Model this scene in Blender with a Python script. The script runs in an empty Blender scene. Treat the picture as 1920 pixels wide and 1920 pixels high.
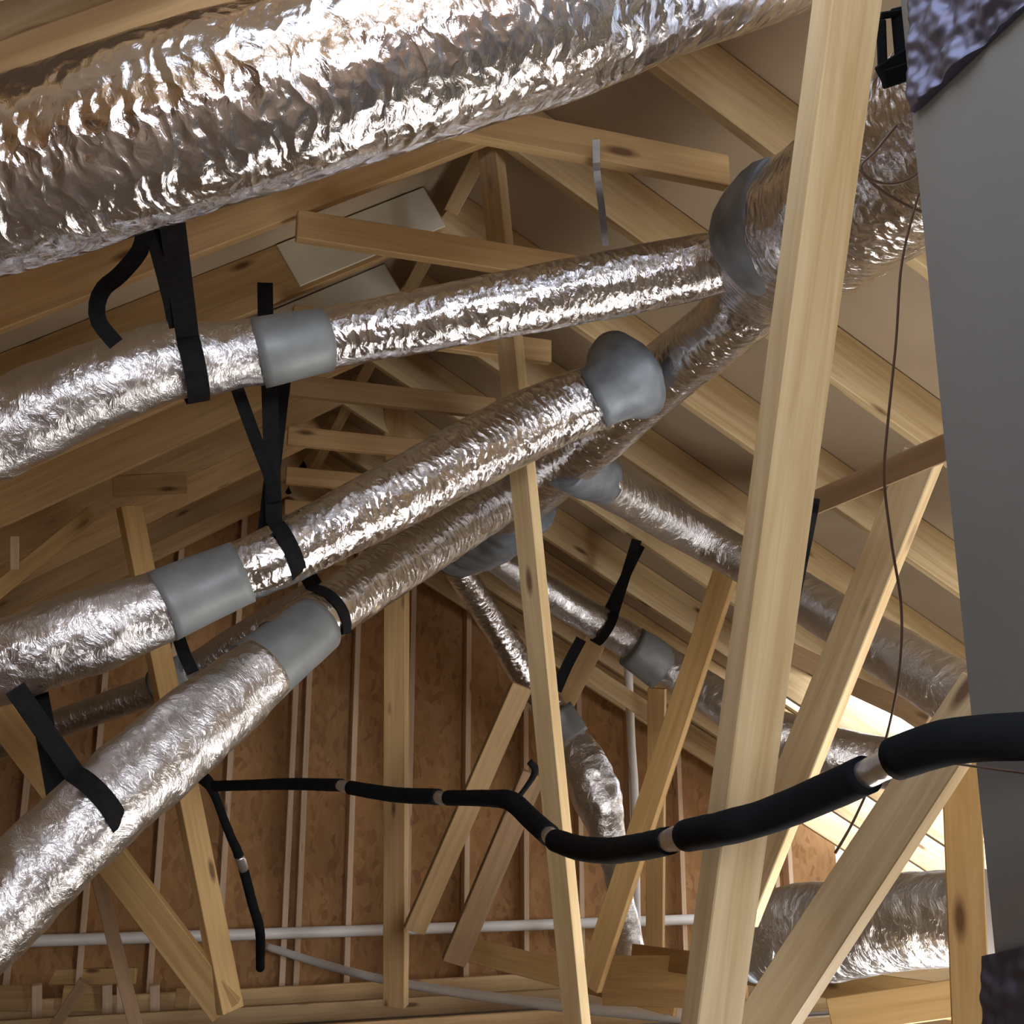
import bpy, bmesh, random
from math import sin, cos, tan, pi, radians, atan2, sqrt
from mathutils import Vector, Matrix, noise
random.seed(7)
S = bpy.context.scene
COL = S.collection

# ---------------------------------------------------------------- camera
F = 2125.0; YAW = radians(19.0); PITCH = radians(14.3); EYE = Vector((0, 0, 1.25))
FW = Vector((sin(YAW)*cos(PITCH), cos(YAW)*cos(PITCH), sin(PITCH)))
RT = Vector((cos(YAW), -sin(YAW), 0)); UP = RT.cross(FW)
cd = bpy.data.cameras.new('camera'); cam = bpy.data.objects.new('camera', cd); COL.objects.link(cam)
cam.matrix_world = Matrix.Translation(EYE) @ Matrix((RT, UP, -FW)).transposed().to_4x4()
cd.sensor_width = 36; cd.lens = 36*F/1920; cd.clip_end = 200; cd.clip_start = .02
S.camera = cam

# ---------------------------------------------------------------- world and light
w = bpy.data.worlds.new('sky'); S.world = w; w.use_nodes = True
nt = w.node_tree; nt.nodes.clear()
wo = nt.nodes.new('ShaderNodeOutputWorld'); bg = nt.nodes.new('ShaderNodeBackground')
tc = nt.nodes.new('ShaderNodeTexCoord'); sx = nt.nodes.new('ShaderNodeSeparateXYZ')
rp = nt.nodes.new('ShaderNodeValToRGB')
nt.links.new(tc.outputs['Generated'], sx.inputs[0]); nt.links.new(sx.outputs['Z'], rp.inputs[0])
rp.color_ramp.elements[0].position = .0; rp.color_ramp.elements[0].color = (.30, .25, .21, 1)
rp.color_ramp.elements[1].position = .9; rp.color_ramp.elements[1].color = (.62, .76, 1, 1)
e = rp.color_ramp.elements.new(.02); e.color = (1, .97, .94, 1)
nt.links.new(rp.outputs[0], bg.inputs[0]); bg.inputs[1].default_value = 2.6
nt.links.new(bg.outputs[0], wo.inputs[0])

def area(name, loc, target, sx_, sy_, power, col):
    l = bpy.data.lights.new(name, 'AREA'); l.shape = 'RECTANGLE'; l.size = sx_; l.size_y = sy_; l.energy = power; l.color = col
    o = bpy.data.objects.new(name, l); COL.objects.link(o); o.location = loc
    o.rotation_euler = (Vector(target)-Vector(loc)).to_track_quat('-Z', 'Y').to_euler(); return o
area('added_rear_fill_left', (.2, -3.3, 1.9), (1.4, 4, 1.9), 1.5, 1.1, 80, (.90, .93, 1))  # added lamp behind the camera for fill and small foil highlights
area('added_rear_fill_right', (3.4, -3.3, 1.2), (1.4, 4, 1.9), .9, 1.9, 80, (.95, .96, 1))  # second fill lamp added behind the camera, further right
area('added_side_rim', (6.6, 3.2, .9), (1.5, 4.2, 2.2), 3.4, 1.2, 210, (1, .97, .93))  # rim lamp added to strengthen the daylight from the right
area('added_floor_fill', (2.2, 2.3, .13), (2.0, 2.6, 3), 1.0, 1.0, 24, (1, .95, .88))  # lamp added at floor level to brighten the duct undersides
S.view_settings.view_transform = 'Standard'; S.view_settings.look = 'None'; S.view_settings.gamma = 1
S.view_settings.exposure = 0.88; S.view_settings.use_curve_mapping = False
S.cycles.max_bounces = 8; S.cycles.diffuse_bounces = 5

# ---------------------------------------------------------------- helpers
def ray(x, y): return FW + RT*((x-960)/F) - UP*((y-960)/F)
def at(x, y, d): return EYE + ray(x, y)*d                 # point at distance d along the view axis
def atY(x, y, Y): r = ray(x, y); return EYE + r*(Y/r.y)   # point on a truss plane
def tag(o, label=None, cat=None, group=None, kind=None):
    if label: o['label'] = label
    if cat: o['category'] = cat
    if group: o['group'] = group
    if kind: o['kind'] = kind
    return o
def link(name, me, mat, parent=None):
    o = bpy.data.objects.new(name, me); COL.objects.link(o)
    if mat: me.materials.append(mat)
    if parent is not None:
        o.parent = parent; o.matrix_parent_inverse = Matrix.Identity(4)
    return o
def empty(name, loc, label, cat, group=None):
    o = bpy.data.objects.new(name, None); COL.objects.link(o); o.location = loc; o.empty_display_size = .1
    return tag(o, label, cat, group)
def setw(o, M):
    if o.parent: o.matrix_basis = Matrix.Translation(-o.parent.location) @ M
    else: o.matrix_basis = M

def box_mesh(L, a, b, bev=.003, name='board'):
    bm = bmesh.new()
    bmesh.ops.create_cube(bm, size=1)
    for v in bm.verts: v.co = Vector((v.co.x*L, v.co.y*a, v.co.z*b))
    if bev: bmesh.ops.bevel(bm, geom=bm.edges[:], offset=min(bev, min(a, b, L)*.3), segments=1, affect='EDGES')
    me = bpy.data.meshes.new(name); bm.to_mesh(me); bm.free(); return me

def board(name, P1, P2, wdt, thk, face, mat, parent=None, roll=0):
    """sawn board from P1 to P2; its wide side looks along 'face'"""
    P1 = Vector(P1); P2 = Vector(P2)
    ax = (P2-P1).normalized(); n = Vector(face); n = (n - ax*n.dot(ax)).normalized()
    if roll: n = Matrix.Rotation(radians(roll), 3, ax) @ n
    s = n.cross(ax)
    M = Matrix.Translation((P1+P2)/2) @ Matrix((ax, s, n)).transposed().to_4x4()
    o = link(name, box_mesh((P2-P1).length, wdt, thk, .0025, name), mat, parent); setw(o, M); return o

def pboard(name, a, b, d1, d2, wdt, mat, label, cat='timber', roll=0, thk=.038, group=None, parent=None):
    """board between two picture points at distances d1, d2; roll turns its wide side away from the viewer"""
    P1 = at(*a, d1); P2 = at(*b, d2)
    o = board(name, P1, P2, wdt, thk, EYE-(P1+P2)/2, mat, parent, roll)
    if label: tag(o, label, cat, group)
    return o

def catmull(pts, step):
    """pts: tuples of floats (x,y,z,r...) -> resampled list"""
    n = len(pts); out = []
    P = [tuple(2*a-b for a, b in zip(pts[0], pts[1]))] + list(pts) + [tuple(2*a-b for a, b in zip(pts[-1], pts[-2]))]
    for i in range(1, n):
        p0, p1, p2, p3 = P[i-1:i+3]
        L = (Vector(p2[:3])-Vector(p1[:3])).length; k = max(1, int(L/step+.5))
        for j in range(k):
            t = j/k
            out.append(tuple(.5*((2*b)+(-a+c)*t+(2*a-5*b+4*c-d)*t*t+(-a+3*b-3*c+d)*t**3) for a, b, c, d in zip(p0, p1, p2, p3)))
    out.append(tuple(pts[-1])); return out

def tube_mesh(pts, step=.02, seg=32, rough=0., scale=9., ribs=0., name='tube', cap=True, squash=None, rib_len=.035):
    sm = catmull(pts, step); n = len(sm)
    C = [Vector(p[:3]) for p in sm]; R = [p[3] for p in sm]
    T = [(C[min(i+1, n-1)]-C[max(i-1, 0)]).normalized() for i in range(n)]
    N = Vector((0, 0, 1)); N = (N-T[0]*N.dot(T[0])).normalized()
    bm = bmesh.new(); uv = bm.loops.layers.uv.new('uv'); rings = []; s = 0; us = []
    for i in range(n):
        if i: s += (C[i]-C[i-1]).length
        us.append(s)
        N = (N-T[i]*N.dot(T[i])).normalized(); B = T[i].cross(N); rg = []
        for j in range(seg):
            a = 2*pi*j/seg; dr = N*cos(a)+B*sin(a); r = R[i]
            if rough:
                q = (C[i]+dr*r)*scale
                r *= 1 + rough*noise.noise(q) + rough*.6*noise.noise(q*2.3+Vector((7, 3, 1)))
            if ribs: r *= 1 + ribs*abs(sin(pi*s/rib_len))
            rg.append(bm.verts.new(C[i]+dr*r))
        rings.append(rg)
    for i in range(n-1):
        for j in range(seg):
            k = (j+1) % seg
            f = bm.faces.new((rings[i][j], rings[i][k], rings[i+1][k], rings[i+1][j])); f.smooth = True
            rr = R[i]
            for lp, (u, v) in zip(f.loops, ((us[i], j), (us[i], j+1), (us[i+1], j+1), (us[i+1], j))):
                lp[uv].uv = (u, v/seg*2*pi*rr)
    if cap:
        bm.faces.new(rings[0][::-1]); bm.faces.new(rings[-1])
    bmesh.ops.recalc_face_normals(bm, faces=bm.faces[:])
    me = bpy.data.meshes.new(name); bm.to_mesh(me); bm.free(); return me

def px_pts(lst):
    """(x, y, distance, radius in picture units) -> world points with metric radius"""
    out = []
    for x, y, d, r in lst:
        p = at(x, y, d); out.append((p.x, p.y, p.z, r*d/F))
    return out
def tube(name, lst, mat, parent=None, world=False, **k):
    pts = lst if world else px_pts(lst)
    me = tube_mesh(pts, name=name, **k)
    o = link(name, me, mat, parent)
    if parent is not None: setw(o, Matrix.Identity(4))
    return o

def ribbon_mesh(P, Wd, wdt, thk=.003, name='strap'):
    """strap of real thickness along P with width directions Wd"""
    bm = bmesh.new(); n = len(P); rings = []
    for i in range(n):
        t = (P[min(i+1, n-1)]-P[max(i-1, 0)]).normalized()
        wd = (Wd[i]-t*Wd[i].dot(t)).normalized(); nn = t.cross(wd)
        ww = wdt[i] if isinstance(wdt, list) else wdt
        rings.append([bm.verts.new(P[i]+wd*ww*a+nn*thk*b) for a, b in ((-.5, -.5), (.5, -.5), (.5, .5), (-.5, .5))])
    for i in range(n-1):
        for j in range(4):
            k = (j+1) % 4; bm.faces.new((rings[i][j], rings[i][k], rings[i+1][k], rings[i+1][j]))
    bm.faces.new(rings[0][::-1]); bm.faces.new(rings[-1])
    bmesh.ops.recalc_face_normals(bm, faces=bm.faces[:])
    me = bpy.data.meshes.new(name); bm.to_mesh(me); bm.free(); return me

# ---------------------------------------------------------------- materials
def mat(name):
    m = bpy.data.materials.new(name); m.use_nodes = True; n = m.node_tree
    return m, n, n.nodes['Principled BSDF']
def nd(n, t, **k):
    o = n.nodes.new(t)
    for a, b in k.items():
        if a in o.inputs: o.inputs[a].default_value = b
        else: setattr(o, a, b)
    return o
def wood(name, c1, c2, var=.25, knots=True, rough=.62):
    m, n, b = mat(name); L = n.links.new
    t = nd(n, 'ShaderNodeTexCoord'); oi = nd(n, 'ShaderNodeObjectInfo')
    add = nd(n, 'ShaderNodeVectorMath', operation='ADD'); sc = nd(n, 'ShaderNodeVectorMath', operation='SCALE'); sc.inputs['Scale'].default_value = 37
    cmb = nd(n, 'ShaderNodeCombineXYZ'); 
    for i in range(3): L(oi.outputs['Random'], cmb.inputs[i])
    L(cmb.outputs[0], sc.inputs[0]); L(t.outputs['Object'], add.inputs[0]); L(sc.outputs[0], add.inputs[1])
    mp = nd(n, 'ShaderNodeMapping'); mp.inputs['Scale'].default_value = (1.1, 22, 22); L(add.outputs[0], mp.inputs[0])
    nz = nd(n, 'ShaderNodeTexNoise', Scale=1.6, Detail=5.0, Roughness=.6, Distortion=.6); L(mp.outputs[0], nz.inputs['Vector'])
    r = nd(n, 'ShaderNodeValToRGB'); r.color_ramp.elements[0].position = .3; r.color_ramp.elements[1].position = .68
    r.color_ramp.elements[0].color = (*c2, 1); r.color_ramp.elements[1].color = (*c1, 1); L(nz.outputs[0], r.inputs[0])
    # board to board tint
    hv = nd(n, 'ShaderNodeHueSaturation'); mr = nd(n, 'ShaderNodeMapRange'); mr.inputs['To Min'].default_value = 1-var; mr.inputs['To Max'].default_value = 1+var*.7
    L(oi.outputs['Random'], mr.inputs['Value']); L(mr.outputs[0], hv.inputs['Value']); L(r.outputs[0], hv.inputs['Color'])
    out = hv.outputs[0]
    if knots:
        mp2 = nd(n, 'ShaderNodeMapping'); mp2.inputs['Scale'].default_value = (2.6, 9, 9); L(add.outputs[0], mp2.inputs[0])
        vo = nd(n, 'ShaderNodeTexVoronoi', Scale=1.0); L(mp2.outputs[0], vo.inputs['Vector'])
        kr = nd(n, 'ShaderNodeValToRGB'); kr.color_ramp.elements[0].position = .07; kr.color_ramp.elements[1].position = .16
        kr.color_ramp.elements[0].color = (.16, .08, .035, 1); kr.color_ramp.elements[1].color = (1, 1, 1, 1); L(vo.outputs['Distance'], kr.inputs[0])
        mx = nd(n, 'ShaderNodeMix', data_type='RGBA', blend_type='MULTIPLY'); mx.inputs[0].default_value = .85
        L(out, mx.inputs[6]); L(kr.outputs[0], mx.inputs[7]); out = mx.outputs[2]
    L(out, b.inputs['Base Color']); b.inputs['Roughness'].default_value = rough
    bp = nd(n, 'ShaderNodeBump', Strength=.15, Distance=.002); L(nz.outputs[0], bp.inputs['Height']); L(bp.outputs[0], b.inputs['Normal'])
    return m
PINE = wood('pine', (.66, .45, .22), (.49, .30, .125))
PINE_PALE = wood('pale_pine', (.74, .58, .34), (.54, .37, .17), var=.1)
PINE_GOLD = wood('golden_pine', (.66, .44, .19), (.50, .30, .11), var=.15)
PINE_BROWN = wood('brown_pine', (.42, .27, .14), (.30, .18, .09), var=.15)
PINE_WHITE = wood('whitewashed_pine', (.74, .55, .37), (.58, .41, .26), var=.1)

def osb(name, c1, c2, c3, sc=16):
    m, n, b = mat(name); L = n.links.new; t = nd(n, 'ShaderNodeTexCoord')
    nz0 = nd(n, 'ShaderNodeTexNoise', Scale=6.0); L(t.outputs['Object'], nz0.inputs['Vector'])
    mx0 = nd(n, 'ShaderNodeMix', data_type='RGBA'); mx0.inputs[0].default_value = .12; L(t.outputs['Object'], mx0.inputs[6]); L(nz0.outputs['Color'], mx0.inputs[7])
    mp = nd(n, 'ShaderNodeMapping'); mp.inputs['Scale'].default_value = (1, 1, .4); L(mx0.outputs[2], mp.inputs[0])
    vo = nd(n, 'ShaderNodeTexVoronoi', Scale=float(sc)); L(mp.outputs[0], vo.inputs['Vector'])
    r = nd(n, 'ShaderNodeValToRGB'); cr = r.color_ramp; cr.elements[0].color = (*c2, 1); cr.elements[1].color = (*c1, 1); e = cr.elements.new(.12); e.color = (*c3, 1); e = cr.elements.new(.25); e.color = (*c2, 1)
    sp = nd(n, 'ShaderNodeSeparateColor'); L(vo.outputs['Color'], sp.inputs[0]); L(sp.outputs[0], r.inputs[0])
    nz = nd(n, 'ShaderNodeTexNoise', Scale=2.0, Detail=3.0); L(t.outputs['Object'], nz.inputs['Vector'])
    hv = nd(n, 'ShaderNodeHueSaturation'); mr = nd(n, 'ShaderNodeMapRange'); mr.inputs['To Min'].default_value = .7; mr.inputs['To Max'].default_value = 1.3
    L(nz.outputs[0], mr.inputs['Value']); L(mr.outputs[0], hv.inputs['Value']); L(r.outputs[0], hv.inputs['Color'])
    L(hv.outputs[0], b.inputs['Base Color']); b.inputs['Roughness'].default_value = .75
    return m
OSB = osb('strand_board', (.41, .22, .085), (.35, .18, .062), (.27, .13, .046), 38)


def foil(name, tint=(.80, .80, .83), rough=.2, k1=.6, k2=.5, cell=42.):
    """wrinkled reinforced foil: diamond quilting, fine crinkle and long creases in the height"""
    m, n, b = mat(name); L = n.links.new
    uv = nd(n, 'ShaderNodeTexCoord')
    nz0 = nd(n, 'ShaderNodeTexNoise', Scale=14.0, Detail=2.0); L(uv.outputs['UV'], nz0.inputs['Vector'])
    ad = nd(n, 'ShaderNodeMix', data_type='RGBA'); ad.inputs[0].default_value = .06; L(uv.outputs['UV'], ad.inputs[6]); L(nz0.outputs['Color'], ad.inputs[7])
    mp = nd(n, 'ShaderNodeMapping'); mp.inputs['Scale'].default_value = (1.25, .6, 1); L(ad.outputs[2], mp.inputs[0])
    v1 = nd(n, 'ShaderNodeTexVoronoi', Scale=cell, feature='SMOOTH_F1'); v1.inputs['Smoothness'].default_value = .25; L(mp.outputs[0], v1.inputs['Vector'])
    mp2 = nd(n, 'ShaderNodeMapping'); mp2.inputs['Scale'].default_value = (1, .28, 1); L(ad.outputs[2], mp2.inputs[0])
    n2 = nd(n, 'ShaderNodeTexNoise', Scale=125.0, Detail=4.0, Roughness=.65, Distortion=.8); L(mp2.outputs[0], n2.inputs['Vector'])
    b1 = nd(n, 'ShaderNodeBump', Strength=k1, Distance=.012); L(v1.outputs['Distance'], b1.inputs['Height'])
    b2 = nd(n, 'ShaderNodeBump', Strength=k2, Distance=.0055); L(n2.outputs[0], b2.inputs['Height']); L(b1.outputs[0], b2.inputs['Normal'])
    L(b2.outputs[0], b.inputs['Normal'])
    b.inputs['Base Color'].default_value = (*tint, 1); b.inputs['Metallic'].default_value = 1; b.inputs['Roughness'].default_value = rough
    return m
FOIL = foil('duct_foil', rough=.14, k1=.42, k2=.38); FOIL_BIG = foil('quilted_foil', cell=30., rough=.15, k1=.6, k2=.25)
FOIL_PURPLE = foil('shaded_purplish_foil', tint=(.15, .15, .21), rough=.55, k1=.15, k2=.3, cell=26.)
FOIL_SOFT = foil('matte_foil', rough=.28, k1=.4, k2=.6, cell=26.); FOIL_DIM = foil('dusty_foil', tint=(.62, .6, .6), rough=.42, k1=.3, k2=.5)

def plain(name, c, rough=.6, metal=0., nscale=12., amp=.25, bump=.15):
    m, n, b = mat(name); L = n.links.new; t = nd(n, 'ShaderNodeTexCoord')
    nz = nd(n, 'ShaderNodeTexNoise', Scale=nscale, Detail=4.0); L(t.outputs['Object'], nz.inputs['Vector'])
    r = nd(n, 'ShaderNodeValToRGB'); r.color_ramp.elements[0].position = .3; r.color_ramp.elements[1].position = .7
    r.color_ramp.elements[0].color = (*[x*(1-amp) for x in c], 1); r.color_ramp.elements[1].color = (*[min(1, x*(1+amp)) for x in c], 1)
    L(nz.outputs[0], r.inputs[0]); L(r.outputs[0], b.inputs['Base Color'])
    b.inputs['Roughness'].default_value = rough; b.inputs['Metallic'].default_value = metal
    bp = nd(n, 'ShaderNodeBump', Strength=bump, Distance=.004); L(nz.outputs[0], bp.inputs['Height']); L(bp.outputs[0], b.inputs['Normal'])
    return m
MASTIC = plain('grey_mastic', (.22, .25, .285), .5, .2, 14, .3, .6)
TAPE = plain('duct_tape_grey', (.235, .255, .265), .5, .2, 9, .2, .5)
STRAP = plain('black_webbing', (.009, .009, .010), .8, 0, 60, .3, .2)
RUBBER = plain('black_foam_insulation', (.008, .009, .011), .95, 0, 30, .2, .1)
for m_ in (STRAP, RUBBER): m_.node_tree.nodes['Principled BSDF'].inputs['Specular IOR Level'].default_value = .15
LIT_FACE = plain('lit_rafter_face', (.70, .67, .56), .7, 0, 6, .1, .1)  # pale tone painted for light falling on rafter faces near the ridge
DECK = plain('roof_plywood', (.44, .35, .245), .8, 0, 1.7, .13, .0)
PVC = plain('white_pvc', (.84, .82, .78), .35, 0, 8, .05, .02)
DRYWALL = plain('ceiling_board_back', (.19, .15, .115), .9, 0, 5, .12, .1)
CABINET = plain('grey_sheet_metal', (.185, .18, .165), .8, 0, 3, .06, .02)
STEEL = plain('galvanised_steel', (.3, .3, .3), .45, .7, 20, .2, .1)
WIRE = plain('brown_wire', (.16, .10, .07), .5, 0, 20, .1, 0)
PATCH = plain('silver_tape', (.75, .75, .76), .28, .85, 26, .12, .8)

# ---------------------------------------------------------------- the setting
RX, RZ, SL, SR = 1.0, 3.525, .62, .56           # ridge x, underside height of the deck at the ridge, pitch
WY = 7.9                               # front of the gable studs
Y0 = -3.5
def slab(name, quad, thick, m, kind='structure', grid=None):
    """quad of four points thickened along its normal"""
    a, b, c, d = [Vector(p) for p in quad]; nn = (b-a).cross(d-a).normalized()*thick
    bm = bmesh.new(); lo = [bm.verts.new(p) for p in (a, b, c, d)]; hi = [bm.verts.new(p+nn) for p in (a, b, c, d)]
    bm.faces.new(lo[::-1]); bm.faces.new(hi)
    for i in range(4): bm.faces.new((lo[i], lo[(i+1) % 4], hi[(i+1) % 4], hi[i]))
    bmesh.ops.recalc_face_normals(bm, faces=bm.faces[:])
    me = bpy.data.meshes.new(name); bm.to_mesh(me); bm.free(); o = link(name, me, m)
    if kind: o['kind'] = kind
    return o
def rz(x): return RZ - (SL if x < RX else SR)*abs(x-RX)
EL, ER = -4.6, 6.9
CH = .19                               # depth of the rafters
up = .0
# roof decking, with the unsheathed bay over the photographer left open to the sky
HY0, HY1 = .2, 1.4
def deck(n, xa, xb, ya, yb): slab(n, [(xa, ya, rz(xa)), (xb, ya, rz(xb)), (xb, yb, rz(xb)), (xa, yb, rz(xa))], .015, DECK)
deck('ceiling_left', EL, RX, HY1, WY+.3); deck('ceiling_left', EL, -.2, Y0, HY1); deck('ceiling_left', -.2, RX, Y0, HY0)
deck('ceiling_right', RX, 3.85, HY1, WY+.3); deck('ceiling_right', 3.85, 4.45, HY1, 5.2); deck('ceiling_right', 3.85, 4.45, 6.3, WY+.3)
deck('ceiling_right', 4.45, 4.9, HY1, WY+.3); deck('ceiling_right', 4.9, 6.2, HY1, 5.75); deck('ceiling_right', 6.2, ER, HY1, WY+.3)
deck('ceiling_right', 2.4, ER, Y0, HY1); deck('ceiling_right', RX, 2.4, Y0, HY0)
slab('floor', [(EL, Y0, 0), (ER, Y0, 0), (ER, WY+.3, 0), (EL, WY+.3, 0)], -.015, DRYWALL)
# gable wall sheathing, cut to the roof line, open beyond the last studs
def gable():
    bm = bmesh.new(); XR = 5.45
    prof = [(-4.4, 0), (XR, 0), (XR, rz(XR)-.01), (RX, RZ-.01), (-4.4, rz(-4.4)-.01)]
    for y in (WY+.09, WY+.105): pass
    A = [bm.verts.new((x, WY+.09, z)) for x, z in prof]; B = [bm.verts.new((x, WY+.105, z)) for x, z in prof]
    bm.faces.new(A); bm.faces.new(B[::-1])
    for i in range(5): bm.faces.new((A[i], A[(i+1) % 5], B[(i+1) % 5], B[i]))
    bmesh.ops.recalc_face_normals(bm, faces=bm.faces[:])
    me = bpy.data.meshes.new('wall_back'); bm.to_mesh(me); bm.free(); o = link('wall_back', me, OSB); o['kind'] = 'structure'
gable()
slab('wall_front', [(EL, Y0, 0), (ER, Y0, 0), (RX, Y0, RZ+.3), (EL, Y0, 1.2)], .015, OSB)
# wall studs
ORD = ['first', 'second', 'third', 'fourth', 'fifth', 'sixth', 'seventh', 'eighth', 'ninth', 'tenth', 'eleventh', 'twelfth', 'thirteenth', 'fourteenth', 'fifteenth', 'sixteenth', 'seventeenth', 'eighteenth', 'nineteenth', 'twentieth']
SX = [-.50, -.09, .33, .74, 1.15, 1.24, 1.57, 1.97, 2.39, 2.83, 3.25, 3.66, 4.06, 4.46, 4.86, 4.98]
for i, x in enumerate(SX):
    o = board('wall_stud', (x, WY+.045, .045), (x, WY+.045, rz(x)-.02), .038, .088, (0, -1, 0), PINE_WHITE)
    tag(o, 'pale upright stud nailed to the brown gable sheathing, %s from the left' % ORD[i], 'stud', 'studs of the gable wall')
o = board('bottom_plate', (-3, WY+.045, .02), (5.1, WY+.045, .02), .088, .038, (0, 0, 1), PINE); tag(o, 'long flat timber plate under the gable wall studs', 'timber')
# ---------------------------------------------------------------- roof trusses
TY = [7.69-.66*k for k in range(0, 16)]
for i, Y in enumerate(TY):
    lab = 'pine roof truss with sloping rafters and collar tie, %s out from the gable wall' % ORD[i]
    t = empty('roof_truss', (RX, Y, RZ), lab, 'roof truss', 'roof trusses down the attic')
    for s in (-1, 1):
        xe = EL if s < 0 else ER
        off = CH/2/cos(atan2(SL if s < 0 else SR, 1))+.004
        P1 = (RX+s*.02, Y, RZ-off-.01); P2 = (xe, Y, rz(xe)-off)
        board('top_chord', P1, P2, CH, .038, (0, -1, 0), PINE if s < 0 else PINE_PALE, t)
    if Y > .8:
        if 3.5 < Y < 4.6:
            m = Vector((-1, 0, -SL)).normalized(); q0 = Vector((RX-.03, Y-.024, RZ-.125)); board('lit_face_panel', q0, q0+m*.62, .17, .008, (0, -1, 0), LIT_FACE, t)  # thin panel added to paint the lit stretch of the left rafter face
        zc = 2.87; hw = .97
        board('collar_tie', (.38+.13*(Y-3.07) if Y > 3 else .38, Y-.04, zc), (1.42 if Y > 2 else 1.15, Y-.04, zc), .089, .038, (0, -1, 0), PINE, t)
    if Y > 5.9 or Y < 0:
        board('bottom_chord', (-4.3, Y, .07), (7, Y, .07), .10, .038, (0, -1, 0), PINE, t)
    else:
        board('bottom_chord', (-4.3, Y, .07), (7, Y, .07), .10, .038, (0, -1, 0), PINE, t)

# ---------------------------------------------------------------- loose struts, webs and braces
pboard('diagonal_strut', (1597, -60), (1325, 1980), 1.75, 2.0, .098, PINE_PALE, 'big pale two-tone strut leaning in the foreground, running from top edge to bottom edge', roll=-40, thk=.050)
pboard('diagonal_strut', (915, 225), (1086, 1960), 3.75, 3.6, .080, PINE_PALE, 'pale leaning strut behind the foil branch ducts, crossing the black hose', roll=40, thk=.045)
pboard('king_post', (745, 672), (742, 1885), 6.1, 6.1, .125, PINE, 'upright brown-gold post in front of the gable wall, behind the hose', roll=25, thk=.06)
pboard('diagonal_strut', (978, 1285), (776, 1745), 5.4, 5.4, .105, PINE, 'slanting strut right of the king post, reaching down to the white pipe', roll=-20)
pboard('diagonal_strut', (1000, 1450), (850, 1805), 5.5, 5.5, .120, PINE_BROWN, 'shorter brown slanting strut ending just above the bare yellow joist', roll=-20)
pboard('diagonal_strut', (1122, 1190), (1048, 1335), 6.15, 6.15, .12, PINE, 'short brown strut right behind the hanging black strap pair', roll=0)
pboard('diagonal_strut', (1378, 1022), (1105, 1850), 4.95, 4.95, .112, PINE_GOLD, 'golden strut crossing behind the black hose bend, left of the big foreground strut', roll=30)
pboard('diagonal_strut', (1733, 850), (1385, 1720), 2.75, 2.75, .095, PINE_PALE, 'wide pale strut under the sloping brown brace, right of the big foreground strut', roll=30)
pboard('diagonal_strut', (1852, 1285), (1400, 1975), 2.2, 2.1, .100, PINE_PALE, 'widest pale strut crossing in front of the fat foil duct at the bottom', roll=30)
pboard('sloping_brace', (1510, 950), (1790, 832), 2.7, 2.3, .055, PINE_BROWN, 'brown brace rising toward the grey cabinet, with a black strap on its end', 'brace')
pboard('upright_post', (1800, 1400), (1822, 1960), 2.35, 2.35, .075, PINE_GOLD, 'golden post right beside the grey cabinet edge', 'post', thk=.06)
pboard('diagonal_strut', (-20, 1310), (425, 1895), 4.6, 4.6, .135, PINE_GOLD, 'broad golden strut running from left edge down behind the lowest foil duct', roll=25)
pboard('upright_post', (242, 950), (432, 1895), 4.9, 4.6, .100, PINE_GOLD, 'golden leaning post behind the two lower foil ducts', 'post', roll=-30, thk=.05)
pboard('diagonal_strut', (172, 1600), (256, 1930), 5.0, 5.0, .06, PINE_BROWN, 'thin brown strut below the broad golden strut at the bottom', roll=0)
pboard('diagonal_strut', (158, 1840), (95, 1935), 5.0, 5.0, .05, PINE_BROWN, 'short dark strut over the pale blocks in the bottom corner', roll=0)
pboard('long_brace', (955, 190), (590, 880), 3.65, 7.2, .055, PINE_PALE, 'thin pale brace running under the collar ties into the distance', 'brace')
pboard('upright_post', (1232, 1290), (1228, 1830), 6.3, 6.3, .10, PINE_GOLD, 'golden post behind the strut beside the thin vertical vent pipe', 'post', roll=20)
pboard('lookout_block', (1095, 1255), (1230, 1345), 6.6, 6.6, .10, PINE_PALE, 'pale short block sloping under the taped branch duct', 'block')
pboard('bottom_joist', (870, 1778), (1270, 1880), 6.0, 5.3, .125, PINE_GOLD, 'bare yellow joist lying askew by the foot of the leaning struts', 'joist')
pboard('bottom_joist', (1190, 1790), (1860, 1890), 5.6, 3.2, .10, PINE_GOLD, 'golden joist end running behind the big foreground strut to the corner post', 'joist')
pboard('bottom_joist', (1560, 1905), (1870, 1860), 2.9, 2.7, .085, PINE_GOLD, 'golden joist at the foot of the post beside the grey cabinet', 'joist')
for k, (x0, x1, wd) in enumerate(((-30, 60, .14), (118, 196, .14), (330, 358, .11))):
    pboard('plate_block', (x0, 1872), (x1, 1872), 6.6, 6.6, wd, PINE_GOLD, 'golden block lying in the row at the bottom corner, %s in the row' % ORD[k], 'block', group='blocks by the gable wall foot')
for k, x in enumerate((69, 201, 228, 290)):
    pboard('short_stud', (x, 1846), (x, 1915), 6.5, 6.5, .055, PINE_WHITE, 'short pale upright block in the row at the bottom corner, %s upright' % ORD[k], 'block', group='blocks by the gable wall foot')
pboard('wall_beam', (-40, 1835), (255, 1830), 7.0, 7.0, .09, PINE_GOLD, 'golden beam lying above the pale blocks at the bottom corner', 'beam')

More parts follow.
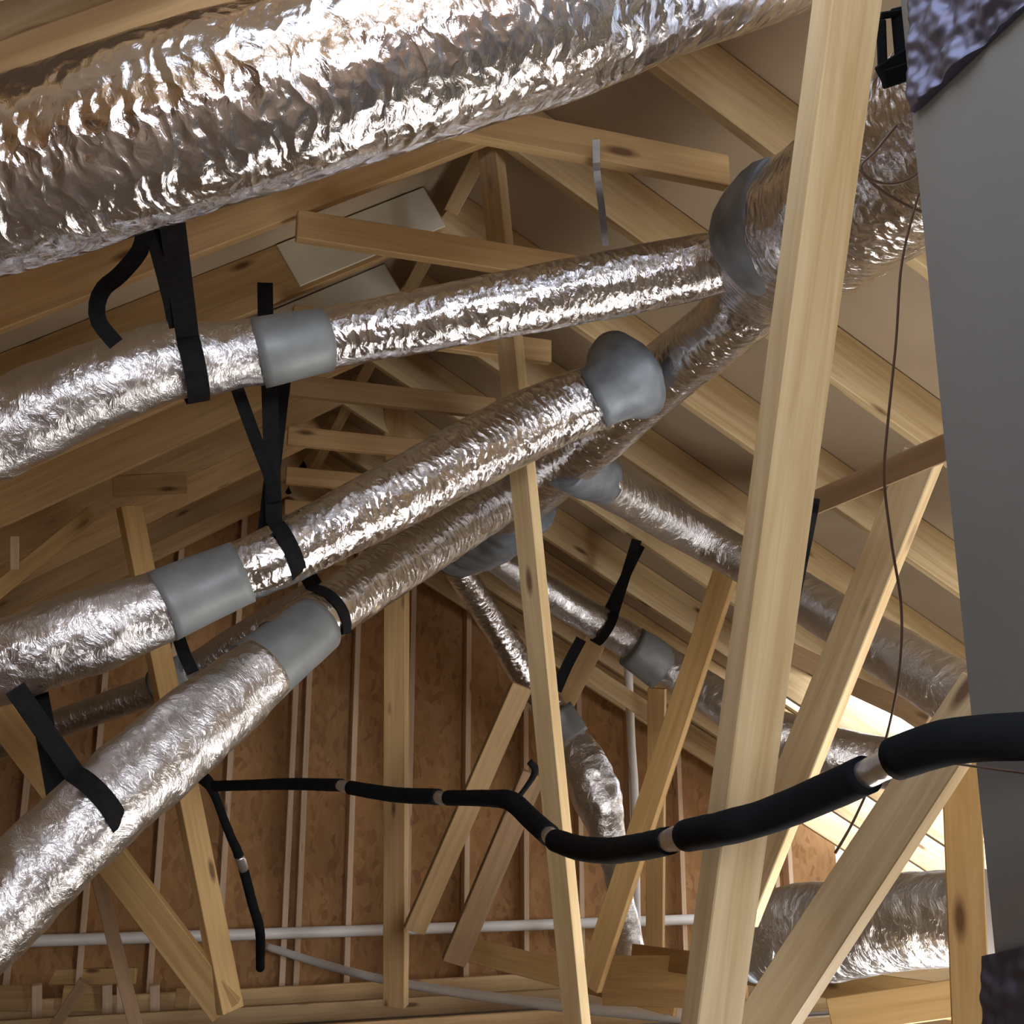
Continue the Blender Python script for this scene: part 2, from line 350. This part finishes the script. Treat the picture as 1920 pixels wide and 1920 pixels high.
pboard('gusset_plate', (212, 912), (352, 905), 5.2, 5.2, .10, PINE, 'reddish plywood gusset beside the top of the golden leaning post', 'plate', thk=.02)
pboard('rafter_brace', (-30, 1128), (172, 962), 4.8, 5.2, .07, PINE_GOLD, 'pale brace rising from the left edge to the rafters above the middle duct', 'brace')
pboard('short_stud', (27, 1005), (27, 1068), 4.7, 4.7, .035, PINE_WHITE, 'short pale stub under the brace near the left edge', 'block')
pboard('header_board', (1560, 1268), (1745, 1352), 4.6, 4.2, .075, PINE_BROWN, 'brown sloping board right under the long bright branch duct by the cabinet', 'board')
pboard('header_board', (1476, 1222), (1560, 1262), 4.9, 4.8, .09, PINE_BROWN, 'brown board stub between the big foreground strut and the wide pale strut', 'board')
pboard('floor_panel', (1130, 1838), (1400, 1842), 5.4, 4.9, .22, PINE_GOLD, 'golden plywood offcut lying near the foot of the golden strut', 'panel', thk=.02)
pboard('lateral_board', (-120, 182), (480, -38), 2.08, 2.16, .102, PINE, 'reddish board right above the huge quilted duct in the top corner', 'board')
pboard('lateral_board', (-120, 68), (420, -140), 2.10, 2.18, .115, PINE_PALE, 'upper board in the top corner, above the dark seam', 'board')
# ---------------------------------------------------------------- ducts
def duct(label, secs, bands=(), group=None, cat='duct'):
    """secs: (part name, material, px list, kwargs)"""
    p0 = secs[0][2][0]; base = at(p0[0], p0[1], p0[2])
    t = empty('foil_duct', base, label, cat, group)
    for nm, m, lst, k in secs: tube(nm, lst, m, t, **k)
    for nm, m, lst, k in bands: tube(nm, lst, m, t, **k)
    return t
FK = dict(step=.012, seg=64, rough=.035, scale=8)
duct('huge quilted foil duct sweeping across the top of the attic', [
    ('foil_jacket', FOIL_BIG, [(-260, 400, 1.95, 172), (0, 335, 2.0, 172), (250, 258, 2.02, 172), (500, 180, 2.05, 170), (800, 90, 2.1, 168), (1050, 10, 2.15, 166), (1250, -70, 2.2, 165), (1450, -140, 2.3, 165), (1700, -210, 2.4, 165)], dict(step=.012, seg=96, rough=.03, scale=6))])
duct('upper foil branch duct held by the widest black strap', [
    ('flexible_sleeve', FOIL_SOFT, [(-200, 895, 2.55, 88), (0, 808, 2.6, 88), (180, 722, 2.65, 82), (320, 680, 2.7, 72), (420, 668, 2.75, 66), (520, 655, 2.8, 62)], dict(step=.012, seg=64, rough=.07, scale=9)),
    ('foil_jacket', FOIL, [(520, 655, 2.8, 56), (620, 634, 2.85, 57), (900, 580, 2.9, 61), (1200, 522, 2.95, 63), (1420, 478, 2.9, 56)], FK)],
    [('tape_band', TAPE, [(484, 662, 2.78, 67), (520, 655, 2.79, 65), (560, 646, 2.81, 63), (608, 637, 2.84, 60)], dict(step=.02, seg=48, rough=.02)),
     ('mastic_collar', MASTIC, [(1392, 484, 2.9, 58), (1418, 474, 2.84, 72), (1438, 454, 2.77, 104), (1450, 440, 2.72, 122), (1476, 425, 2.66, 130), (1500, 412, 2.62, 128)], dict(step=.02, seg=40, rough=.05))])
duct('middle foil branch duct with black strap around it', [
    ('flexible_sleeve', FOIL_SOFT, [(-200, 1300, 2.75, 80), (0, 1243, 2.75, 80), (160, 1185, 2.8, 80), (280, 1145, 2.84, 72), (345, 1118, 2.86, 58)], dict(step=.012, seg=64, rough=.07, scale=9)),
    ('foil_jacket', FOIL, [(400, 1095, 2.9, 56), (520, 1042, 2.95, 60), (700, 950, 3.1, 64), (850, 870, 3.25, 66), (1000, 793, 3.4, 66), (1160, 725, 3.47, 58)], FK)],
    [('tape_band', TAPE, [(302, 1138, 2.84, 70), (370, 1108, 2.88, 66), (455, 1072, 2.92, 61)], dict(step=.02, seg=48, rough=.02)),
     ('mastic_collar', MASTIC, [(1112, 748, 3.42, 60), (1136, 735, 3.42, 64), (1160, 716, 3.43, 80), (1176, 704, 3.45, 90)], dict(step=.02, seg=40, rough=.05))])
duct('lowest foil branch duct reaching the left edge near the bottom', [
    ('flexible_sleeve', FOIL_SOFT, [(-180, 1880, 2.3, 92), (0, 1700, 2.45, 90), (170, 1535, 2.6, 86), (330, 1392, 2.8, 82), (430, 1310, 2.95, 76), (500, 1250, 3.03, 62)], dict(step=.012, seg=64, rough=.07, scale=9)),
    ('foil_jacket', FOIL, [(520, 1215, 3.1, 56), (640, 1130, 3.35, 54), (780, 1035, 3.75, 55), (960, 915, 4.35, 52)], FK)],
    [('tape_band', TAPE, [(478, 1265, 3.04, 70), (530, 1222, 3.1, 63), (595, 1170, 3.2, 57)], dict(step=.02, seg=48, rough=.02))])
duct('main foil trunk duct joining the grey mastic collars', [
    ('foil_jacket', FOIL, [(2000, 60, 1.75, 190), (1850, 170, 1.95, 175), (1690, 310, 2.2, 160), (1560, 400, 2.5, 150), (1485, 448, 2.78, 138), (1428, 520, 3.05, 98), (1390, 580, 3.15, 70), (1330, 635, 3.3, 64), (1220, 722, 3.6, 62), (1100, 825, 3.95, 64), (1000, 905, 4.35, 62), (940, 960, 4.7, 58), (880, 1030, 5.2, 50)], FK)],
    [('mastic_collar', MASTIC, [(985, 935, 4.6, 72), (930, 985, 4.85, 70), (850, 1040, 5.15, 45)], dict(step=.02, seg=40, rough=.1)),
     ])
duct('long foil branch duct dropping away right of the trunk behind the big foreground strut', [
    ('foil_jacket', FOIL_SOFT, [(1085, 880, 4.1, 42), (1180, 935, 4.4, 40), (1300, 1000, 4.7, 41), (1420, 1066, 4.6, 42), (1520, 1130, 4.4, 46), (1640, 1205, 4.1, 52), (1790, 1300, 3.8, 62), (1900, 1370, 3.6, 66)], FK)],
    [('mastic_collar', MASTIC, [(1060, 868, 4.02, 50), (1095, 885, 4.12, 48), (1130, 905, 4.25, 44)], dict(step=.02, seg=40, rough=.1))])
duct('slender foil branch duct with a grey tape band, hanging in the thin double strap', [
    ('foil_jacket', FOIL_SOFT, [(915, 1040, 5.5, 24), (1000, 1095, 5.7, 30), (1100, 1155, 5.8, 32), (1200, 1215, 5.8, 34), (1300, 1280, 5.7, 36), (1420, 1358, 5.5, 42), (1560, 1408, 5.4, 46), (1700, 1440, 5.3, 48)], FK)],
    [('tape_band', TAPE, [(1185, 1212, 5.75, 40), (1215, 1232, 5.76, 42), (1246, 1256, 5.76, 42)], dict(step=.02, seg=48, rough=.03))])
duct('narrow foil branch duct bending down behind the leaning strut to the floor', [
    ('foil_jacket', FOIL, [(860, 1070, 5.6, 26), (920, 1160, 5.8, 27), (985, 1265, 5.9, 30), (1050, 1355, 5.9, 32)], FK),
    ('flexible_sleeve', FOIL_SOFT, [(1050, 1375, 5.9, 32), (1092, 1430, 5.8, 46), (1122, 1500, 5.7, 46), (1140, 1570, 5.7, 32), (1155, 1640, 5.8, 22), (1172, 1720, 5.8, 24), (1186, 1805, 5.8, 28)], dict(step=.012, seg=48, rough=.12, scale=9))],
    [('tape_band', TAPE, [(1040, 1335, 5.88, 36), (1072, 1385, 5.86, 36)], dict(step=.02, seg=40, rough=.03))])
duct('fat foil duct lying low by the grey cabinet', [
    ('foil_jacket', FOIL_SOFT, [(1395, 1775, 3.5, 62), (1470, 1755, 3.4, 86), (1560, 1745, 3.3, 88), (1690, 1728, 3.1, 86), (1850, 1715, 2.9, 86)], dict(step=.012, seg=72, rough=.05, scale=8))],
    [('end_collar', MASTIC, [(1375, 1785, 3.52, 42), (1400, 1776, 3.5, 64), (1425, 1770, 3.46, 70)], dict(step=.02, seg=40, rough=.06))])
duct('small far foil duct behind the golden leaning post', [
    ('foil_jacket', FOIL_SOFT, [(-80, 1425, 6.4, 26), (60, 1375, 6.3, 27), (200, 1325, 6.2, 28), (330, 1275, 6.1, 30), (450, 1200, 6.0, 30), (580, 1120, 5.9, 28)], FK)],
    [('tape_band', TAPE, [(300, 1288, 6.1, 38), (350, 1262, 6.05, 38)], dict(step=.02, seg=40, rough=.03))])

# ---------------------------------------------------------------- black straps
def strap_loop(label, cx, cy, d, ax1, ax2, rpx, tops, wd=.05, wrap=(35, -215), group='black hanger straps'):
    """a webbing strap: up to two strands from above, one loop under the duct"""
    Cc = at(cx, cy, d); A = (at(*ax2)-at(*ax1)).normalized()
    e1 = (EYE-Cc); e1 = (e1-A*e1.dot(A)).normalized(); e2 = A.cross(e1)
    if e2.z < 0: e2 = -e2
    r = rpx*d/F*1.05+.004
    P = []; Wd = []
    a0, a1 = wrap
    if tops[0]: P.append(at(*tops[0])); Wd.append(A)
    n = 26
    for i in range(n+1):
        a = radians(a0+(a1-a0)*i/n); P.append(Cc+(e1*cos(a)+e2*sin(a))*r); Wd.append(A)
    if len(tops) > 1 and tops[1]: P.append(at(*tops[1])); Wd.append(A)
    o = link('hanger_strap', ribbon_mesh(P, Wd, wd), STRAP); tag(o, label, 'strap', group); return o
def strap_path(label, pts, wd, widthdir=None, group='black hanger straps', name='hanger_strap'):
    P = [at(*p[:3]) for p in pts]
    sm = catmull([tuple(p) for p in P], .02); P = [Vector(p) for p in sm]
    W_ = []
    for i, p in enumerate(P):
        t = P[min(i+1, len(P)-1)]-P[max(0, i-1)]
        W_.append(widthdir if widthdir else t.cross(EYE-p).normalized())
    o = link(name, ribbon_mesh(P, W_, wd), STRAP); tag(o, label, 'strap', group); return o
strap_loop('widest black strap, looped under the upper branch duct below the huge duct', 355, 678, 2.71, (250, 700, 2.68), (440, 668, 2.76), 70, [(318, 380, 2.25), (290, 380, 2.9)], .052)
strap_path('loose curled black strap end dangling under the huge duct', [(272, 425, 2.3), (262, 470, 2.32), (225, 515, 2.34), (195, 540, 2.36), (182, 570, 2.38), (186, 605, 2.4), (218, 645, 2.42)], .034)
strap_path('second black strand running beside the widest strap', [(285, 400, 2.3), (312, 500, 2.4), (338, 612, 2.6)], .05)
strap_path('short black strap piece standing above the upper tape band', [(497, 530, 2.95), (498, 595, 2.95), (500, 640, 2.95)], .04)
strap_loop('black strap looped under the middle branch duct beside its tape band', 527, 1030, 2.96, (420, 1085, 2.9), (640, 980, 3.05), 62, [(505, 720, 2.95), (532, 700, 3.15)], .042, (50, -215))
strap_path('black strand slanting from the upper duct down to the middle strap loop', [(438, 705, 2.86), (447, 735, 2.9), (478, 820, 2.9), (505, 890, 2.9), (515, 940, 2.88)], .033)
strap_loop('black strap around the lowest branch duct by its tape band', 600, 1158, 3.27, (540, 1205, 3.15), (680, 1100, 3.45), 56, [(560, 1060, 3.3), (572, 1060, 3.5)], .038, (60, -60))
strap_path('short black strap piece between the middle and lowest ducts', [(330, 1180, 3.2), (345, 1225, 3.2), (362, 1262, 3.2)], .036)
strap_loop('black strap pair crossing the lowest branch duct near the left edge', 160, 1515, 2.6, (60, 1625, 2.5), (280, 1430, 2.75), 86, [(28, 1290, 2.5), (70, 1290, 2.85)], .047, (40, -205))
strap_loop('thin black strap holding the slender taped branch duct', 1133, 1175, 5.8, (1050, 1128, 5.75), (1210, 1222, 5.8), 32, [(1194, 1012, 5.6), (1206, 1012, 5.9)], .05, (70, -200))
strap_path('thin black double strap below the slender branch duct', [(1090, 1198, 5.7), (1065, 1245, 5.7), (1043, 1295, 5.7)], .055)
strap_path('black strap hanging from the brown sloping brace', [(1524, 935, 2.6), (1520, 960, 2.58), (1505, 1040, 2.8), (1488, 1130, 3.2)], .032)

# ---------------------------------------------------------------- hose, pipes and wires
h0 = at(1920, 1378, 1.3)
hose = empty('insulated_hose', h0, 'long black insulated pipe snaking across the attic with silver joints', 'pipe')
segs = [[(2150, 1372, 1.22, 46), (1920, 1380, 1.28, 45), (1800, 1388, 1.34, 43), (1740, 1402, 1.38, 42), (1680, 1422, 1.43, 40)],
        [(1625, 1452, 1.5, 36), (1540, 1490, 1.58, 35), (1450, 1527, 1.66, 33), (1370, 1550, 1.73, 32), (1288, 1567, 1.9, 30)],
        [(1255, 1576, 2.0, 26), (1200, 1588, 2.25, 25), (1140, 1595, 2.6, 24), (1085, 1590, 2.85, 23), (1042, 1576, 3.05, 21)],
        [(1030, 1566, 3.1, 21), (995, 1535, 3.3, 20), (960, 1503, 3.4, 19), (920, 1497, 3.5, 16), (840, 1496, 3.7, 14)],
        [(822, 1494, 3.75, 15), (740, 1490, 3.95, 14), (657, 1477, 4.15, 13)],
        [(640, 1472, 4.2, 12), (540, 1470, 4.45, 11), (470, 1472, 4.6, 10), (400, 1474, 4.75, 10)]]
for s in segs: tube('foam_sleeve', s, RUBBER, hose, step=.015, seg=28, rough=.03, scale=20)
joints = [[(1690, 1420, 1.42, 28), (1655, 1436, 1.46, 27), (1615, 1456, 1.51, 26)], [(1295, 1566, 1.88, 21), (1272, 1571, 1.94, 23), (1250, 1577, 2.01, 20)],
          [(1046, 1577, 3.04, 16), (1036, 1571, 3.07, 17), (1026, 1562, 3.12, 16)], [(844, 1497, 3.7, 12), (831, 1496, 3.72, 13), (818, 1494, 3.76, 12)], [(660, 1478, 4.14, 10), (648, 1475, 4.17, 11), (637, 1472, 4.2, 10)]]
for j in joints: tag(tube('pipe_joint', j, PATCH, hose, step=.008, seg=24, rough=.06, scale=60), 'crinkled silver wrap between two foam sleeves')
tag(tube('drain_hose', [(362, 1452, 4.8, 9), (385, 1462, 4.75, 12), (402, 1490, 4.75, 8), (425, 1550, 4.8, 8), (452, 1615, 4.9, 9), (472, 1690, 5.0, 9), (487, 1745, 5.1, 9), (488, 1815, 5.4, 8)], RUBBER, step=.015, seg=16, rough=.08, scale=30),
    'thin dark hose dropping from the far end of the black insulated pipe', 'hose')
dh = [o for o in COL.objects if o.name == 'drain_hose'][0]
tag(tube('pipe_joint', [(448, 1605, 4.88, 9), (453, 1617, 4.9, 10), (457, 1630, 4.92, 9)], PATCH, dh, step=.01, seg=16), 'silver wrap on the thin hose')
tag(tube('hook_hanger', [(968, 1500, 3.4, 5), (985, 1478, 3.45, 5), (1000, 1455, 3.5, 6), (1003, 1440, 3.5, 7), (992, 1428, 3.5, 6)], RUBBER, step=.01, seg=12, rough=.05), 'little black hook holding the black pipe at its bend', 'hanger')
tag(tube('drain_pipe', [(-1.0, WY-.05, .43, .036), (2, WY-.05, .415, .036), (4.7, WY-.05, .41, .036)], PVC, world=True, step=.3, seg=20), 'thin white plastic pipe running level along the gable wall foot', 'pipe')
tag(tube('drain_pipe', [(500, 1775, 7.2, 7), (620, 1812, 6.9, 7.5), (760, 1845, 6.5, 8), (1000, 1880, 5.9, 10), (1250, 1902, 5.4, 14), (1430, 1912, 5.2, 15)], PVC, step=.05, seg=20), 'pale plastic pipe curving forward over the ceiling board', 'pipe')
tag(tube('vent_pipe', [(1178, 1250, 6.9, 8), (1184, 1400, 6.9, 8), (1190, 1500, 6.9, 8), (1194, 1800, 6.9, 8)], PVC, step=.1, seg=20), 'slim white upright pipe behind the golden strut', 'pipe')
tag(tube('loose_wire', [(1734, 330, 1.9, 2.6), (1712, 400, 1.9, 2.6), (1690, 500, 1.9, 2.6), (1680, 640, 1.9, 2.6), (1664, 800, 1.9, 2.8), (1658, 900, 1.9, 2.8), (1672, 1020, 1.9, 2.8), (1690, 1140, 1.9, 2.8), (1686, 1260, 1.9, 2.6), (1665, 1370, 1.95, 2.5), (1640, 1450, 2.0, 2.5), (1600, 1540, 2.0, 2.5), (1566, 1600, 2.0, 3)], WIRE, step=.015, seg=8), 'long thin wire hanging down beside the grey cabinet', 'wire')
tag(tube('wire_loop', [(1735, 190, 1.95, 3), (1690, 225, 1.95, 3), (1640, 285, 1.95, 3), (1614, 312, 1.95, 3), (1630, 335, 1.95, 3), (1670, 345, 1.95, 3), (1715, 330, 1.95, 3), (1738, 290, 1.95, 3)], WIRE, step=.01, seg=8), 'dark wire looped over the trunk duct by the cabinet', 'wire')
tag(tube('wire_loop', [(1612, 318, 1.97, 3), (1650, 355, 1.97, 3), (1700, 385, 1.97, 3), (1735, 400, 1.97, 3)], WIRE, step=.01, seg=8), 'short dark wire lying across the bright trunk duct', 'wire')
tag(tube('loose_wire', [(1740, 1424, 1.5, 2.5), (1820, 1436, 1.42, 2.5), (1940, 1452, 1.3, 2.5)], WIRE, step=.01, seg=8), 'thin reddish wire under the black pipe in front of the cabinet', 'wire')
# steel hanger on the nearest collar tie
st = strap_path('narrow steel hanger strip hanging from the nearest collar tie', [(1118, 262, 2.85), (1119, 320, 2.85), (1127, 380, 2.95), (1136, 460, 3.1)], .018, name='steel_hanger'); st.data.materials[0] = STEEL; st['group'] = 'steel hanger'

# ---------------------------------------------------------------- grey cabinet of the air unit
bx = .0
E1 = at(1780, 960, 1.55)
cab = empty('air_handler', (E1.x, E1.y, 0), 'tall grey air handler cabinet filling the right edge', 'air handler')
Wc, Dc = .7, 1.0
o = link('cabinet', box_mesh(Wc, Dc, 3.0, .004), CABINET, cab); setw(o, Matrix.Translation((E1.x+Wc/2, E1.y-Dc/2, 1.5)))
def on_face(x, y): q = ray(x, y); return EYE + q*((E1.x-.004)/q.x)
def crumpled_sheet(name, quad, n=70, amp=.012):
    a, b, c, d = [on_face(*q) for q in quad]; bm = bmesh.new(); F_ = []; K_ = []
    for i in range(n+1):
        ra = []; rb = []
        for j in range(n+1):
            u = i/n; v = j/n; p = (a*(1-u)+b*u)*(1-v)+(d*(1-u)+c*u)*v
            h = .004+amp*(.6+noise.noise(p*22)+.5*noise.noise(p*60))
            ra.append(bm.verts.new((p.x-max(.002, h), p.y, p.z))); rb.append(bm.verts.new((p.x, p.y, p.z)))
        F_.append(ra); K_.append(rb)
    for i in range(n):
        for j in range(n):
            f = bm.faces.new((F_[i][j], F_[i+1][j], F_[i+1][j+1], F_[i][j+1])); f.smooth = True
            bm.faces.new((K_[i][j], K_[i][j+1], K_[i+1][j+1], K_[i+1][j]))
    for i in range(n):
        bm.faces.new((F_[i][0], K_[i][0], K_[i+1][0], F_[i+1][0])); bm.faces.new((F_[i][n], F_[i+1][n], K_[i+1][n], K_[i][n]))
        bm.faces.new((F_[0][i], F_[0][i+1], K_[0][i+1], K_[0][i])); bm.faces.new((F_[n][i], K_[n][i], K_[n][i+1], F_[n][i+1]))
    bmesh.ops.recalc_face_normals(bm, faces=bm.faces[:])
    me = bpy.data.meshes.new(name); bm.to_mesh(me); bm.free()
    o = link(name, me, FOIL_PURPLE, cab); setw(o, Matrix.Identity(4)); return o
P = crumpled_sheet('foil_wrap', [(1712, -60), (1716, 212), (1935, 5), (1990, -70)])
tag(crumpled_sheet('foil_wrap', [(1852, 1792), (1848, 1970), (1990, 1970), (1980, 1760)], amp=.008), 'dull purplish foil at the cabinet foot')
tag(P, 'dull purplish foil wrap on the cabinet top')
br = empty('clamp_bracket', at(1690, 90, 1.9), 'black metal bracket above the trunk duct next to the cabinet', 'bracket')
for a, b, wd in (((1690, 15), (1702, 150), .035), ((1650, 140), (1705, 105), .03), ((1652, 40), (1655, 130), .016), ((1650, 30), (1700, 22), .012), ((1655, 150), (1700, 135), .03)):
    pboard('bracket_bar', a, b, 1.9, 1.9, wd, RUBBER, None, thk=.02, parent=br)
